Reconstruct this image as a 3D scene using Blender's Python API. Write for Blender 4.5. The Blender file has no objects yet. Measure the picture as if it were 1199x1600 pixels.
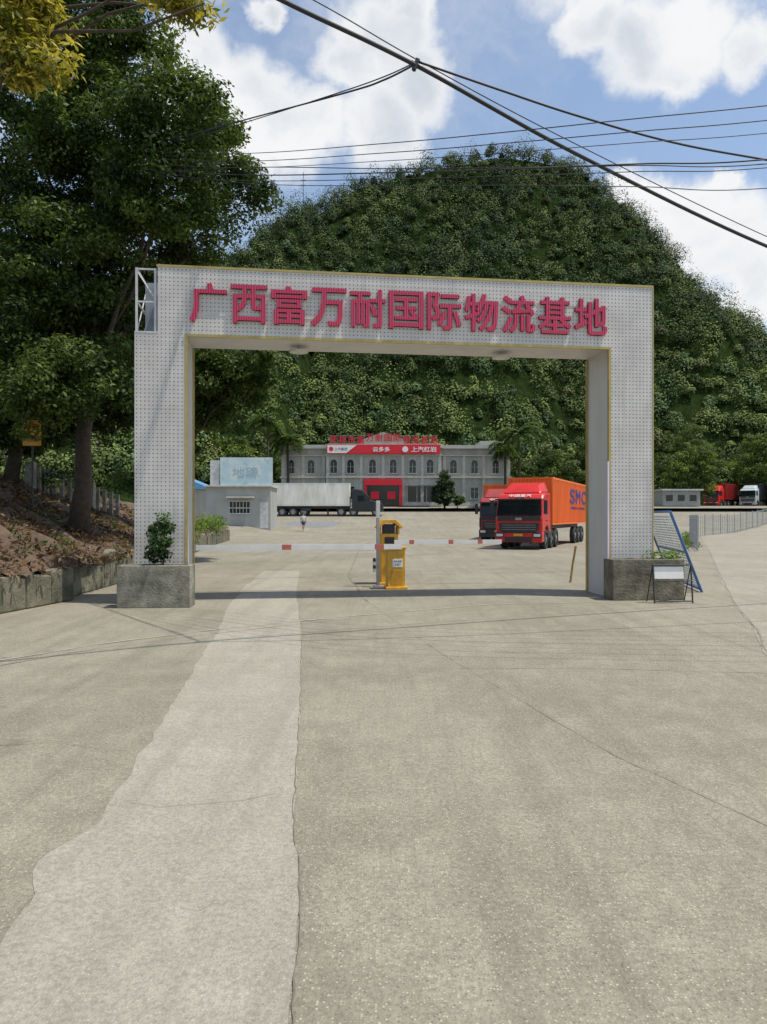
import bpy, bmesh, math, random
import numpy as np
from mathutils import Matrix, Vector, Euler
random.seed(7); RNG=np.random.default_rng(11)
sc=bpy.context.scene; COL=sc.collection
F=1150.0; CH=1.65; HZ=806.0
def PX(px,py,d): return ((px-599.5)/F*d, d, CH+(HZ-py)/F*d)
def setp(o,**k):
    for a,b in k.items():
        if b is not None: o[a]=b
# ---------------- materials
def nt(m): return m.node_tree.nodes, m.node_tree.links
def mat(name,c,rough=.6,metal=0,var=.25,scale=3.0,bump=.0,bscale=40,spec=.5,streak=0,dirt=None):
    m=bpy.data.materials.new(name); m.use_nodes=True; N,L=nt(m); b=N['Principled BSDF']
    b.inputs['Roughness'].default_value=rough; b.inputs['Metallic'].default_value=metal
    b.inputs['Specular IOR Level'].default_value=spec
    tc=N.new('ShaderNodeTexCoord'); mp=N.new('ShaderNodeMapping'); L.new(tc.outputs['Object'],mp.inputs['Vector'])
    if streak: mp.inputs['Scale'].default_value=(1,1,1.0/streak)
    n=N.new('ShaderNodeTexNoise'); n.inputs['Scale'].default_value=scale; n.inputs['Detail'].default_value=6; n.inputs['Roughness'].default_value=.65
    L.new(mp.outputs[0],n.inputs['Vector'])
    r=N.new('ShaderNodeValToRGB'); r.color_ramp.elements[0].position=.3; r.color_ramp.elements[1].position=.7
    d=dirt if dirt else tuple(x*(1-var) for x in c)
    r.color_ramp.elements[0].color=(*d,1); r.color_ramp.elements[1].color=(*[min(1,x*(1+var*.4)) for x in c],1)
    L.new(n.outputs['Fac'],r.inputs['Fac']); L.new(r.outputs[0],b.inputs['Base Color'])
    if bump:
        n2=N.new('ShaderNodeTexNoise'); n2.inputs['Scale'].default_value=bscale; n2.inputs['Detail'].default_value=4
        L.new(tc.outputs['Object'],n2.inputs['Vector'])
        bp=N.new('ShaderNodeBump'); bp.inputs['Strength'].default_value=bump; bp.inputs['Distance'].default_value=.02
        L.new(n2.outputs['Fac'],bp.inputs['Height']); L.new(bp.outputs[0],b.inputs['Normal'])
    return m
def math_(N,L,op,a,b=None,c=None):
    n=N.new('ShaderNodeMath'); n.operation=op
    for i,x in enumerate((a,b,c)):
        if x is None: continue
        if isinstance(x,(int,float)): n.inputs[i].default_value=x
        else: L.new(x,n.inputs[i])
    return n.outputs[0]
def mixc(N,L,fac,a,b,mode='MIX'):
    n=N.new('ShaderNodeMix'); n.data_type='RGBA'; n.blend_type=mode
    if isinstance(fac,(int,float)): n.inputs[0].default_value=fac
    else: L.new(fac,n.inputs[0])
    for i,x in ((6,a),(7,b)):
        if isinstance(x,tuple): n.inputs[i].default_value=(*x[:3],1)
        else: L.new(x,n.inputs[i])
    return n.outputs[2]
def noise(N,L,vec,scale,detail=5,rough=.6):
    n=N.new('ShaderNodeTexNoise'); n.inputs['Scale'].default_value=scale; n.inputs['Detail'].default_value=detail; n.inputs['Roughness'].default_value=rough
    L.new(vec,n.inputs['Vector']); return n.outputs['Fac']
def rmp(N,L,fac,p0,p1,a=0.,b=1.):
    n=N.new('ShaderNodeMapRange'); n.interpolation_type='SMOOTHSTEP'
    L.new(fac,n.inputs[0])
    for i,x in zip((1,2,3,4),(p0,p1,a,b)): n.inputs[i].default_value=x
    return n.outputs[0]
def concrete(name,base,dark,light,agg=.6):
    m=bpy.data.materials.new(name); m.use_nodes=True; N,L=nt(m); b=N['Principled BSDF']; b.inputs['Roughness'].default_value=.9
    b.inputs['Specular IOR Level'].default_value=.2
    tc=N.new('ShaderNodeTexCoord').outputs['Object']
    big=noise(N,L,tc,.28,7,.65); mid=noise(N,L,tc,2.2,6,.7); fine=noise(N,L,tc,38,4,.7); mot=noise(N,L,tc,9,5,.75); smid=noise(N,L,tc,.9,7,.7)
    def stain(rot,s):
        mp=N.new('ShaderNodeMapping'); mp.inputs['Scale'].default_value=s; mp.inputs['Rotation'].default_value=(0,0,rot); L.new(tc,mp.inputs[0]); return noise(N,L,mp.outputs[0],1.0,6,.65)
    st=stain(.12,(2.2,.18,1)); st2=stain(-.35,(3.2,.14,1))
    c=mixc(N,L,rmp(N,L,big,.38,.62),dark,base)
    c=mixc(N,L,rmp(N,L,mid,.4,.75,0,.6),c,light)
    c=mixc(N,L,rmp(N,L,st,.45,.72,0,.6),c,dark)
    c=mixc(N,L,rmp(N,L,st2,.48,.68,0,.42),c,tuple(x*.74 for x in dark))
    c=mixc(N,L,rmp(N,L,smid,.52,.72,0,.42),c,tuple(x*.72 for x in dark))
    c=mixc(N,L,rmp(N,L,mot,.38,.62,.22,0),c,tuple(x*.6 for x in dark))
    v=N.new('ShaderNodeTexVoronoi'); v.inputs['Scale'].default_value=85; L.new(tc,v.inputs['Vector'])
    sp=N.new('ShaderNodeSeparateColor'); L.new(v.outputs['Color'],sp.inputs[0])
    k=rmp(N,L,sp.outputs[0],.5,.95,0,agg); inside=rmp(N,L,v.outputs['Distance'],.25,.5,1,0)
    c=mixc(N,L,math_(N,L,'MULTIPLY',k,inside),c,tuple(min(1,x*1.6) for x in light))
    k2=rmp(N,L,sp.outputs[1],.62,.98,0,agg*1.1)
    c=mixc(N,L,math_(N,L,'MULTIPLY',k2,inside),c,tuple(x*.36 for x in dark))
    c=mixc(N,L,rmp(N,L,fine,.35,.6,.4,0),c,tuple(x*.45 for x in dark))
    spots=noise(N,L,tc,1.6,3,.5); c=mixc(N,L,rmp(N,L,spots,.66,.76,0,.4),c,tuple(x*.5 for x in dark))
    L.new(c,b.inputs['Base Color'])
    bp=N.new('ShaderNodeBump'); bp.inputs['Strength'].default_value=.5; bp.inputs['Distance'].default_value=.012
    h=math_(N,L,'ADD',fine,math_(N,L,'MULTIPLY',v.outputs['Distance'],-.6)); L.new(h,bp.inputs['Height']); L.new(bp.outputs[0],b.inputs['Normal'])
    return m
def dotmat(name,base,dot,sp,r,rough=.5,axes=(0,2),soft=.004,seams=True):
    m=bpy.data.materials.new(name); m.use_nodes=True; N,L=nt(m); b=N['Principled BSDF']; b.inputs['Roughness'].default_value=rough
    tc=N.new('ShaderNodeTexCoord').outputs['Object']; s=N.new('ShaderNodeSeparateXYZ'); L.new(tc,s.inputs[0])
    def f(o):
        a=math_(N,L,'DIVIDE',o,sp); a=math_(N,L,'FRACT',a); a=math_(N,L,'SUBTRACT',a,.5); a=math_(N,L,'MULTIPLY',a,sp); return math_(N,L,'MULTIPLY',a,a)
    d=math_(N,L,'SQRT',math_(N,L,'ADD',f(s.outputs[axes[0]]),f(s.outputs[axes[1]])))
    k=rmp(N,L,d,r-soft,r+soft,1,0)
    n=noise(N,L,tc,1.3,6,.7); bc=mixc(N,L,rmp(N,L,n,.3,.7),tuple(x*.78 for x in base),base)
    mp=N.new('ShaderNodeMapping'); mp.inputs['Scale'].default_value=(3,3,.25); L.new(tc,mp.inputs[0])
    st=noise(N,L,mp.outputs[0],1.5,5,.7); bc=mixc(N,L,rmp(N,L,st,.52,.75,0,.5),bc,tuple(x*.55 for x in base))
    if seams:
        for o,q in ((s.outputs[0],1.218),(s.outputs[2],1.218)):
            a=math_(N,L,'FRACT',math_(N,L,'DIVIDE',o,q)); a=math_(N,L,'ABSOLUTE',math_(N,L,'SUBTRACT',a,.5)); bc=mixc(N,L,rmp(N,L,a,.4955,.499,0,.55),bc,tuple(x*.35 for x in base))
    L.new(mixc(N,L,k,bc,dot),b.inputs['Base Color']); return m
def leafmat(name,trans=.35,rough=.55):
    m=bpy.data.materials.new(name); m.use_nodes=True; N,L=nt(m); b=N['Principled BSDF']; b.inputs['Roughness'].default_value=rough; b.inputs['Specular IOR Level'].default_value=.25
    a=N.new('ShaderNodeAttribute'); a.attribute_name='tint'
    L.new(a.outputs['Color'],b.inputs['Base Color'])
    if trans:
        t=N.new('ShaderNodeBsdfTranslucent'); hs=N.new('ShaderNodeMix'); hs.data_type='RGBA'; hs.blend_type='MULTIPLY'; hs.inputs[0].default_value=1
        hs.inputs[7].default_value=(1.3,1.25,.6,1); L.new(a.outputs['Color'],hs.inputs[6]); L.new(hs.outputs[2],t.inputs['Color'])
        mx=N.new('ShaderNodeMixShader'); mx.inputs[0].default_value=trans; L.new(b.outputs[0],mx.inputs[1]); L.new(t.outputs[0],mx.inputs[2])
        L.new(mx.outputs[0],N['Material Output'].inputs['Surface'])
    return m
# ---------------- mesh builder
class MB:
    def __init__(s): s.v=[];s.f=[];s.m=[]
    def add(s,vs,fs,mi=0):
        o=len(s.v); s.v+= [tuple(v) for v in vs]; s.f+=[tuple(i+o for i in f) for f in fs]; s.m+=[mi]*len(fs); return s
    def box(s,c,d,mi=0,rot=None):
        x,y,z=[k/2 for k in d]; vs=[Vector(p) for p in ((-x,-y,-z),(x,-y,-z),(x,y,-z),(-x,y,-z),(-x,-y,z),(x,-y,z),(x,y,z),(-x,y,z))]
        if rot is not None: vs=[rot@v for v in vs]
        vs=[v+Vector(c) for v in vs]
        return s.add(vs,[(0,3,2,1),(4,5,6,7),(0,1,5,4),(1,2,6,5),(2,3,7,6),(3,0,4,7)],mi)
    def b2(s,a,b,mi=0): return s.box([(p+q)/2 for p,q in zip(a,b)],[abs(q-p) for p,q in zip(a,b)],mi)
    def prism(s,poly,a,b,mi=0,axis='x'):
        n=len(poly)
        if axis=='x': f=lambda p,t:(t,p[0],p[1])
        elif axis=='y': f=lambda p,t:(p[0],t,p[1])
        else: f=lambda p,t:(p[0],p[1],t)
        vs=[f(p,a) for p in poly]+[f(p,b) for p in poly]
        return s.add(vs,[tuple(range(n)),tuple(range(2*n-1,n-1,-1))]+[(i,(i+1)%n,(i+1)%n+n,i+n) for i in range(n)],mi)
    def tube(s,pts,rad,n=8,mi=0,cap=True):
        pts=[Vector(p) for p in pts]; o=[]; up=Vector((0,0,1))
        for i,p in enumerate(pts):
            t=(pts[min(i+1,len(pts)-1)]-pts[max(i-1,0)]).normalized()
            a=t.cross(up if abs(t.z)<.95 else Vector((1,0,0))).normalized(); b=t.cross(a)
            r=rad[i] if isinstance(rad,(list,tuple)) else rad
            o+=[p+(a*math.cos(2*math.pi*k/n)+b*math.sin(2*math.pi*k/n))*r for k in range(n)]
        fs=[(i*n+k,i*n+(k+1)%n,(i+1)*n+(k+1)%n,(i+1)*n+k) for i in range(len(pts)-1) for k in range(n)]
        if cap: fs+=[tuple(range(n)),tuple(range(len(o)-1,len(o)-n-1,-1))]
        return s.add(o,fs,mi)
    def build(s,name,mats,parent=None,loc=(0,0,0),rot=(0,0,0),bevel=0,smooth=False,**k):
        me=bpy.data.meshes.new(name); me.from_pydata(s.v,[],s.f)
        if not isinstance(mats,(list,tuple)): mats=[mats]
        for x in mats: me.materials.append(x)
        me.polygons.foreach_set('material_index',s.m)
        bm=bmesh.new(); bm.from_mesh(me); bmesh.ops.recalc_face_normals(bm,faces=bm.faces); bm.to_mesh(me); bm.free()
        if smooth: me.polygons.foreach_set('use_smooth',[True]*len(me.polygons))
        o=bpy.data.objects.new(name,me); COL.objects.link(o); o.location=loc; o.rotation_euler=rot
        if parent: o.parent=parent
        if bevel:
            b=o.modifiers.new('bv','BEVEL'); b.width=bevel; b.segments=2; b.limit_method='ANGLE'; b.angle_limit=.6
        setp(o,**k); return o
def empty(name,loc=(0,0,0),rot=(0,0,0),**k):
    o=bpy.data.objects.new(name,None); COL.objects.link(o); o.location=loc; o.rotation_euler=rot; o.empty_display_size=.2; setp(o,**k); return o
def text(name,s,m,parent,loc,rot,w=None,h=None,ext=.01,off=0.0,bold=0):
    cu=bpy.data.curves.new(name,'FONT'); cu.body=s; cu.size=1; cu.extrude=.02; cu.offset=off; cu.align_x='LEFT'; cu.resolution_u=3
    t=bpy.data.objects.new('tmp',cu); COL.objects.link(t); bpy.context.view_layer.update()
    me=bpy.data.meshes.new_from_object(t.evaluated_get(bpy.context.evaluated_depsgraph_get())); bpy.data.objects.remove(t)
    n=len(me.vertices); a=np.empty(n*3); me.vertices.foreach_get('co',a); a=a.reshape(-1,3)
    mn=a.min(0); mx=a.max(0); c=(mn+mx)/2; a-=c; sz=mx-mn
    w_=w-2*bold if w else None; h_=h-2*bold*.7 if h else None
    sx=w_/sz[0] if w_ else None; sy=h_/sz[1] if h_ else None
    sx=sx or sy; sy=sy or sx
    a[:,0]*=sx; a[:,1]*=sy; a[:,2]*=ext/.02
    F_=[tuple(p.vertices) for p in me.polygons]
    if bold:
        V_=[];FF=[]
        for q,(dx,dy) in enumerate(((-1,-.7),(1,.7),(-1,.7),(1,-.7),(0,0),(0,.7),(0,-.7),(1,0),(-1,0))):
            b_=a.copy(); b_[:,0]+=dx*bold; b_[:,1]+=dy*bold; b_[:,2]*=1-.03*q; FF+=[tuple(i+len(V_)for i in f) for f in F_]; V_+=b_.tolist()
        me=bpy.data.meshes.new(name); me.from_pydata(V_,[],FF)
    else: me.vertices.foreach_set('co',a.ravel())
    me.materials.clear(); me.materials.append(m); me.name=name
    o=bpy.data.objects.new(name,me); COL.objects.link(o); o.location=loc; o.rotation_euler=rot
    if parent: o.parent=parent
    return o
def leafmesh(name,c,nrm,size,col,m,parent=None,asp=.5,**k):
    N=len(c); nrm=nrm/np.linalg.norm(nrm,axis=1,keepdims=True)
    r=RNG.normal(size=(N,3)); t=np.cross(nrm,r); t/=np.linalg.norm(t,axis=1,keepdims=True); b=np.cross(nrm,t)
    s=size.reshape(-1,1); V=np.stack([c-t*s*.5,c-b*s*.5*asp+nrm*s*.06,c+t*s*.5,c+b*s*.5*asp+nrm*s*.06],1).reshape(-1,3)
    me=bpy.data.meshes.new(name); me.vertices.add(4*N); me.vertices.foreach_set('co',V.ravel().astype(np.float32))
    me.loops.add(4*N); me.loops.foreach_set('vertex_index',np.arange(4*N,dtype=np.int32))
    me.polygons.add(N); me.polygons.foreach_set('loop_start',np.arange(0,4*N,4,dtype=np.int32)); me.update(calc_edges=True)
    at=me.color_attributes.new('tint','FLOAT_COLOR','POINT'); C=np.ones((N,4)); C[:,:3]=np.clip(col,0,1); C=np.repeat(C,4,axis=0)
    at.data.foreach_set('color',C.ravel().astype(np.float32)); me.materials.append(m)
    o=bpy.data.objects.new(name,me); COL.objects.link(o)
    if parent: o.parent=parent
    setp(o,**k); return o
def rdir(n):
    d=RNG.normal(size=(n,3)); return d/np.linalg.norm(d,axis=1,keepdims=True)
def clumps(cc,cr,nl,ls,c0,c1,flat=.65,jit=.25,power=1.4):
    K=len(cc); d=rdir(K*nl); rr=RNG.uniform(.45,1,(K*nl,1))
    c=np.repeat(cc,nl,0)+d*rr*np.repeat(cr.reshape(-1,1),nl,0)*np.array([1,1,flat])
    n=d*.6+np.array([0,0,.55])+RNG.normal(size=(K*nl,3))*.45
    tk=RNG.uniform(0,1,(K,1))**power; t=np.clip(np.repeat(tk,nl,0)+RNG.normal(size=(K*nl,1))*jit,0,1)
    col=np.array(c0)*(1-t)+np.array(c1)*t
    return c,n,ls*RNG.uniform(.7,1.35,K*nl),col
# base materials
M_yard=concrete('yard_concrete',(.318,.29,.226),(.24,.217,.165),(.378,.346,.272))
M_patch=concrete('patch_concrete',(.385,.357,.29),(.335,.309,.248),(.43,.40,.33),.3)
M_road=concrete('road_concrete',(.355,.327,.262),(.29,.266,.208),(.41,.38,.31),.4)
M_crack=mat('crack_fill',(.17,.155,.12),.9,var=.4,scale=8)
M_seam_shadow=mat('seam_and_shadow_line',(.22,.20,.158),.9,var=.4,scale=5)  # dark tone for seams, cracks and the painted wire shadow
M_seaml=mat('pale_seam',(.43,.405,.34),.9,var=.3,scale=5)
M_oldc=mat('old_concrete',(.30,.28,.22),.9,var=.55,scale=3.5,bump=.6,bscale=25,dirt=(.09,.09,.06))
M_wallc=mat('stained_concrete',(.20,.18,.13),.95,var=.6,scale=2.5,bump=.8,bscale=18,dirt=(.045,.05,.028))
M_soil=mat('leaf_litter_soil',(.13,.08,.05),.95,var=.6,scale=3,bump=.9,bscale=14,dirt=(.04,.03,.02))
M_gold=mat('gold_trim',(.50,.38,.14),.4,.6,var=.25)
M_gate=dotmat('perforated_panel',(.66,.63,.59),(.15,.13,.11),.075,.0130)
M_gates=mat('smooth_panel',(.60,.59,.57),.5,var=.16,scale=1.5,streak=4)
M_letter=dotmat('led_letter',(.48,.006,.06),(.60,.09,.16),.047,.010,.45,seams=False)
M_steel=mat('steel',(.35,.36,.37),.45,.6,var=.3)
M_frame=mat('pale_steel',(.62,.62,.6),.5,.2,var=.3)
M_black=mat('black_rubber',(.025,.025,.025),.75,var=.3)
M_dark=mat('dark_metal',(.03,.03,.034),.5,var=.3)
M_glass=mat('dark_glass',(.012,.016,.018),.12,var=.3,spec=.5)
M_white=mat('white_paint',(.82,.80,.75),.5,var=.12)
M_fred=mat('faded_red_paint',(.60,.16,.12),.6,var=.3,scale=9)
M_yellow=mat('yellow_paint',(.78,.40,.02),.45,var=.25,scale=4,dirt=(.45,.24,.03))
M_orange=mat('orange_container_paint',(.85,.17,.02),.55,var=.18,scale=1.5,streak=3)
M_red=mat('red_paint',(.60,.02,.015),.3,var=.25,scale=2)
M_redd=mat('dull_red_paint',(.33,.03,.025),.45,var=.3,scale=2)
M_blue=mat('blue_paint',(.06,.15,.34),.5,var=.3,scale=6)
M_bark=mat('bark',(.07,.053,.038),.95,var=.5,scale=8,bump=.9,bscale=20)
M_leaf=leafmat('leaf'); M_far=leafmat('forest_leaf',0,.8)
# ---------------- ground
ys=list(range(-30,126))+[140,170,230,320,500,900,1600,3000]
def fz(y): return float(np.interp(y,[45,54,66,74,82,88,94,100],[0,.02,.15,.6,1.15,1.65,2.4,3.0]))
def gz(x,y): return fz(y)+.75*math.exp(-((x+13.5)/3.2)**2-((y-66)/5)**2)
xs=[-3000,-1200,-500,-200,-100,-60]+list(range(-40,42,2))+[60,100,200,500,1200,3000]
b=MB(); b.v=[(x,y,gz(x,y)) for y in ys for x in xs]; nx=len(xs)
b.f=[(j*nx+i,j*nx+i+1,(j+1)*nx+i+1,(j+1)*nx+i) for j in range(len(ys)-1) for i in range(nx-1)]; b.m=[0]*len(b.f)
b.build('ground',M_yard,kind='structure')
def sheet(name,m,rows,dz,jag=0,**k):
    ya=rows[0][0]; yb=rows[-1][0]; R=[r[0] for r in rows]; sub=10 if jag else 1
    st=sorted(set([ya,yb]+[float(y)/sub for y in range(math.ceil(ya*sub),math.floor(yb*sub)+1)]+[y for y in ys if ya<y<yb]))
    b=MB(); q=0; q2=0
    for i,y in enumerate(st):
        q=.8*q+random.uniform(-jag,jag)*.6; q2=.6*q2+random.uniform(-jag,jag)*.25
        l=np.interp(y,R,[r[1] for r in rows])+q; r_=np.interp(y,R,[r[2] for r in rows])+q2
        b.v+=[(c,y,fz(y)+dz) for c in [l+(r_-l)*t for t in np.linspace(0,1,5)]]
    n=5
    b.f=[(j*n+i,j*n+i+1,(j+1)*n+i+1,(j+1)*n+i) for j in range(len(st)-1) for i in range(n-1)]; b.m=[0]*len(b.f)
    return b.build(name,m,kind='structure',**k)
sheet('pavement',M_patch,[(-4,-.9,.3),(1,-1.15,-.1),(2.4,-1.36,-.3),(3.2,-1.5,-.36),(3.5,-1.64,-.4),(3.9,-1.52,-.48),(4.5,-1.6,-.54),(6.45,-1.86,-.73),(8.5,-2.1,-.95),(10.9,-2.42,-1.22),(13,-2.75,-1.5),(16,-3.1,-1.9),(22,-3.6,-2.5)],.004,.03)
sheet('road',M_road,[(-10,3.2,40),(6,3.7,40),(8.9,4.6,40),(10.6,5.35,45),(13.65,6.5,50),(20.2,9.2,55),(35,15.5,65),(58,25,90),(80,43.5,110),(100,62,130)],.004,.02)
sheet('weighbridge_deck',M_steel,[(73,-10.8,-5.2),(80,-10.2,-4.6)],.008)
def ribbon(name,pts,w,m,jit=.03,dz=.008,seg=.25):
    P=[Vector((x,y,0)) for x,y in pts]; out=[]
    for a,c in zip(P[:-1],P[1:]):
        n=max(1,int((c-a).length/seg))
        for i in range(n): out.append(a.lerp(c,i/n))
    out.append(P[-1]); b=MB(); off=0
    for i,p in enumerate(out):
        t=(out[min(i+1,len(out)-1)]-out[max(i-1,0)]).normalized(); n=Vector((-t.y,t.x,0))
        off=off*.6+random.uniform(-jit,jit); ww=w*random.uniform(.15,1.1); q=p+n*off
        for s_ in (-1,1):
            r=q+n*s_*ww/2; b.v.append((r.x,r.y,gz(r.x,r.y)+dz))
    b.f=[(2*i,2*i+2,2*i+3,2*i+1) for i in range(len(out)-1)]; b.m=[0]*len(b.f)
    return b.build(name,m,kind='structure')
def gp(px,py): d=CH*F/(py-HZ); return ((px-599.5)/F*d,d)
ribbon('joint_or_shadow_line',[gp(575,940),gp(690,1022),gp(830,1104),gp(960,1180),gp(1199,1290),gp(1700,1520)],.007,M_seam_shadow,.006,.008,.12)
ribbon('joint_or_shadow_line',[(-.27,1.5),(-.3,2.4),(-.36,3.2),(-.4,3.5),(-.48,3.9),(-.54,4.5),(-.73,6.45),(-.95,8.5),(-1.22,10.9),(-1.5,13)],.008,M_crack,.008,.0085,.07)
ribbon('joint_or_shadow_line',[gp(-60,1042),gp(150,1008),gp(330,985),gp(560,962),gp(760,945),gp(960,940)],.045,M_seaml,.015)
ribbon('joint_or_shadow_line',[gp(-60,1050),gp(150,1014),gp(330,991),gp(560,966)],.02,M_seam_shadow,.012)
ribbon('pavement_crack',[gp(455,1238),gp(380,1252),gp(250,1262),gp(195,1255)],.004,M_seam_shadow,.008,.009,.08)
ribbon('pavement_crack',[gp(160,1170),gp(90,1160),gp(-40,1166)],.006,M_seam_shadow,.01)
ribbon('joint_or_shadow_line',[gp(720,1045),gp(900,1045),gp(1199,1052)],.012,M_seam_shadow,.012)  # dark ribbon painting in the shadow of an overhead wire, not a joint
ribbon('joint_or_shadow_line',[gp(380,905),gp(560,900),gp(900,893)],.05,M_seam_shadow,.02)
ribbon('joint_or_shadow_line',[gp(575,940),gp(545,900),gp(565,850)],.05,M_seam_shadow,.02)
ribbon('joint_or_shadow_line',[gp(420,862),gp(560,858),gp(760,862)],.07,M_seam_shadow,.02)
ribbon('joint_or_shadow_line',[(3.74,6),(4.63,8.9),(5.38,10.6),(6.54,13.65),(9.25,20.2),(15.5,35)],.03,M_seam_shadow,.012)
ribbon('pavement_crack',[gp(283,1420),gp(310,1425),gp(330,1415)],.004,M_seam_shadow,.006,.009,.05)
# ---------------- hill
hp=[(-700,720),(-300,640),(0,560),(200,470),(340,400),(405,372),(440,326),(470,300),(520,296),(560,278),(600,262),(640,246),(690,232),(725,212),(770,197),(815,204),(850,222),(900,248),(945,288),(975,330),(1010,362),(1035,385),(1050,425),(1085,436),(1110,474),(1150,520),(1199,585),(1400,670),(1700,740),(2200,770)]
HX=[(p[0]-599.5)/5 for p in hp]; HH=[CH+(HZ-p[1])/5 for p in hp]
ph=RNG.uniform(0,6.28,(14,)); fx=RNG.uniform(-1,1,(14,2))
def hn(X,Y):
    o=0
    for i in range(14):
        s=.05*1.28**i; o=o+np.sin((fx[i,0]*X+fx[i,1]*Y)*s*2+ph[i])*(1/1.2**i)
    return o
def hillz(X,Y):
    H=np.interp(X,HX,HH)-5.0
    Y0=np.interp(X,[-22,-16,24,34],[96,119,119,128])
    t=np.clip((Y-Y0)/(230-Y0),0,1); s=t**.95
    back=np.clip((Y-230)/120,0,1)
    z=3+(H-3)*s*(1-back*.8)+hn(X,Y)*4.6*np.clip(t*3,0,1)*(1-t*.72)
    return np.where(Y<Y0,2.6,z)
gx=np.arange(-260,264,4.0); gy=np.arange(92,360,4.0); b=MB()
XX,YY=np.meshgrid(gx,gy); ZZ=hillz(XX,YY); b.v=list(zip(XX.ravel().tolist(),YY.ravel().tolist(),ZZ.ravel().tolist())); n=len(gx)
b.f=[(j*n+i,j*n+i+1,(j+1)*n+i+1,(j+1)*n+i) for j in range(len(gy)-1) for i in range(n-1)]; b.m=[0]*len(b.f)
b.build('hill',mat('hill_undergrowth',(.020,.034,.010),1,var=.6,scale=.8,spec=0),smooth=True,kind='structure')
cs=[]
Yc=97.0
while Yc<240:
    st=3.1; X=np.arange(-.60*Yc-6,.60*Yc+6,st); X=X+RNG.uniform(-1.9,1.9,len(X))
    Y=Yc+RNG.uniform(-1.6,1.6,len(X)); Y0=np.interp(X,[-22,-16,24,34],[98,118,118,126]); k=Y>Y0
    cs.append(np.stack([X[k],Y[k]],1)); Yc+=2.5
cs=np.concatenate(cs); Z=hillz(cs[:,0],cs[:,1]); K=len(cs); nl=270
r=np.clip(RNG.lognormal(.55,.48,K),.8,5.0); cc=np.stack([cs[:,0],cs[:,1],Z+r*.75],1)
d=rdir(K*nl); d[:,2]=np.abs(d[:,2])*1.1-.3
hgt=np.repeat(r*RNG.uniform(.9,2.2,K),nl); rr=np.repeat(r,nl)
lob=1+.24*np.sin(d[:,0]*6+np.repeat(RNG.uniform(0,6,K),nl))*np.cos(d[:,1]*7+np.repeat(RNG.uniform(0,6,K),nl))*np.cos(d[:,2]*6)
sc_=RNG.uniform(.65,1.04,K*nl)*lob
c=np.repeat(cc,nl,0)+np.stack([d[:,0]*rr*sc_,d[:,1]*rr*sc_,d[:,2]*hgt*sc_],1)
nn=d*1.0+np.array([0,-.1,.45])+RNG.normal(size=(K*nl,3))*.22
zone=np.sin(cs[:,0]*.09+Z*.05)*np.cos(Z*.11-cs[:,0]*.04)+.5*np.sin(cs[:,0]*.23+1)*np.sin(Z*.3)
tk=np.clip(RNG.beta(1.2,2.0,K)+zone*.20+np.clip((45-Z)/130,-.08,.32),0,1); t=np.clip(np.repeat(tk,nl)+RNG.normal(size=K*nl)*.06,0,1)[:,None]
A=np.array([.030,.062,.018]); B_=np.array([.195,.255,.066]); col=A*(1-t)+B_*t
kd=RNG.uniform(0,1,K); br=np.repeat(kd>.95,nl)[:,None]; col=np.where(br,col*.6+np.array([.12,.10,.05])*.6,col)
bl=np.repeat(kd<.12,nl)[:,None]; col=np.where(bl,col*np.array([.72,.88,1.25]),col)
canopy_shade=np.clip((d[:,2]+.3)/1.2,0,1)[:,None]; col=col*(.62+.38*canopy_shade)  # shade painted into leaf colour: darker toward each canopy's underside
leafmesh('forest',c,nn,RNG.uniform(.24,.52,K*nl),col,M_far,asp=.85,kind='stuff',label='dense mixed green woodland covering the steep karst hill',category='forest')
# ---------------- bank + walls at the verge
wl=[(-6.7,4),(-6.55,10),(-6.4,12.3),(-6.05,14.4),(-6.5,20),(-8,30),(-9.6,42),(-10.4,50)]
WY=[p[1] for p in wl]; WX=[p[0] for p in wl]
def wx(y): return float(np.interp(y,WY,WX))
CAP=([4,20,30,50],[2.6,2.5,2.0,1.2])
b=MB(); n=34; rows=np.arange(4,50.1,.5)
for y in rows:
    for i in range(n):
        dd=.1+i*.42*(1+i*.03); x=wx(y)-dd; cap=np.interp(y,*CAP)
        z=.62+min(dd*.42,cap)+.16*math.sin(x*3.1+y*1.7)*math.sin(y*2.3)+random.uniform(-.09,.09)
        b.v.append((x,y,z))
b.f=[(j*n+i,j*n+i+1,(j+1)*n+i+1,(j+1)*n+i) for j in range(len(rows)-1) for i in range(n-1)]; b.m=[0]*len(b.f)
b.build('earth_bank',M_soil,smooth=True,kind='structure')
def bankz(x,y):
    dd=wx(y)-x; return .62+min(max(dd,0)*.42,float(np.interp(y,*CAP)))
def wall(name,pts,h,th,label,**k):
    b=MB()
    for (a,c) in zip(pts[:-1],pts[1:]):
        A=Vector((*a,0)); C=Vector((*c,0)); t=(C-A).normalized(); nn=Vector((-t.y,t.x,0))*th; L=(C-A).length; m=max(1,int(L/.7))
        for i in range(m):
            p=A.lerp(C,i/m); q=A.lerp(C,(i+1)/m-.004/L); jo=nn.normalized()*random.uniform(-.03,.03); p=p+jo; q=q+jo*random.uniform(0,1.5); h1=h+random.uniform(-.14,.04); h2=h1+random.uniform(-.08,.08)
            hs=(h1,h2,h2+.02,h1+.02)
            b.add([p,q,q+nn,p+nn]+[v+Vector((0,0,z_)) for v,z_ in zip((p,q,q+nn,p+nn),hs)],[(0,3,2,1),(4,5,6,7),(0,1,5,4),(1,2,6,5),(2,3,7,6),(3,0,4,7)])
    return b.build(name,M_wallc,bevel=.03,label=label,category='wall',**k)
wall('retaining_wall',wl[:4],.74,.22,'low weathered concrete retaining wall below the earth bank')
wall('retaining_wall',[(-6.3,14.6)]+wl[4:],.74,.22,'mossy concrete block wall running back beside the yard')
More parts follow.
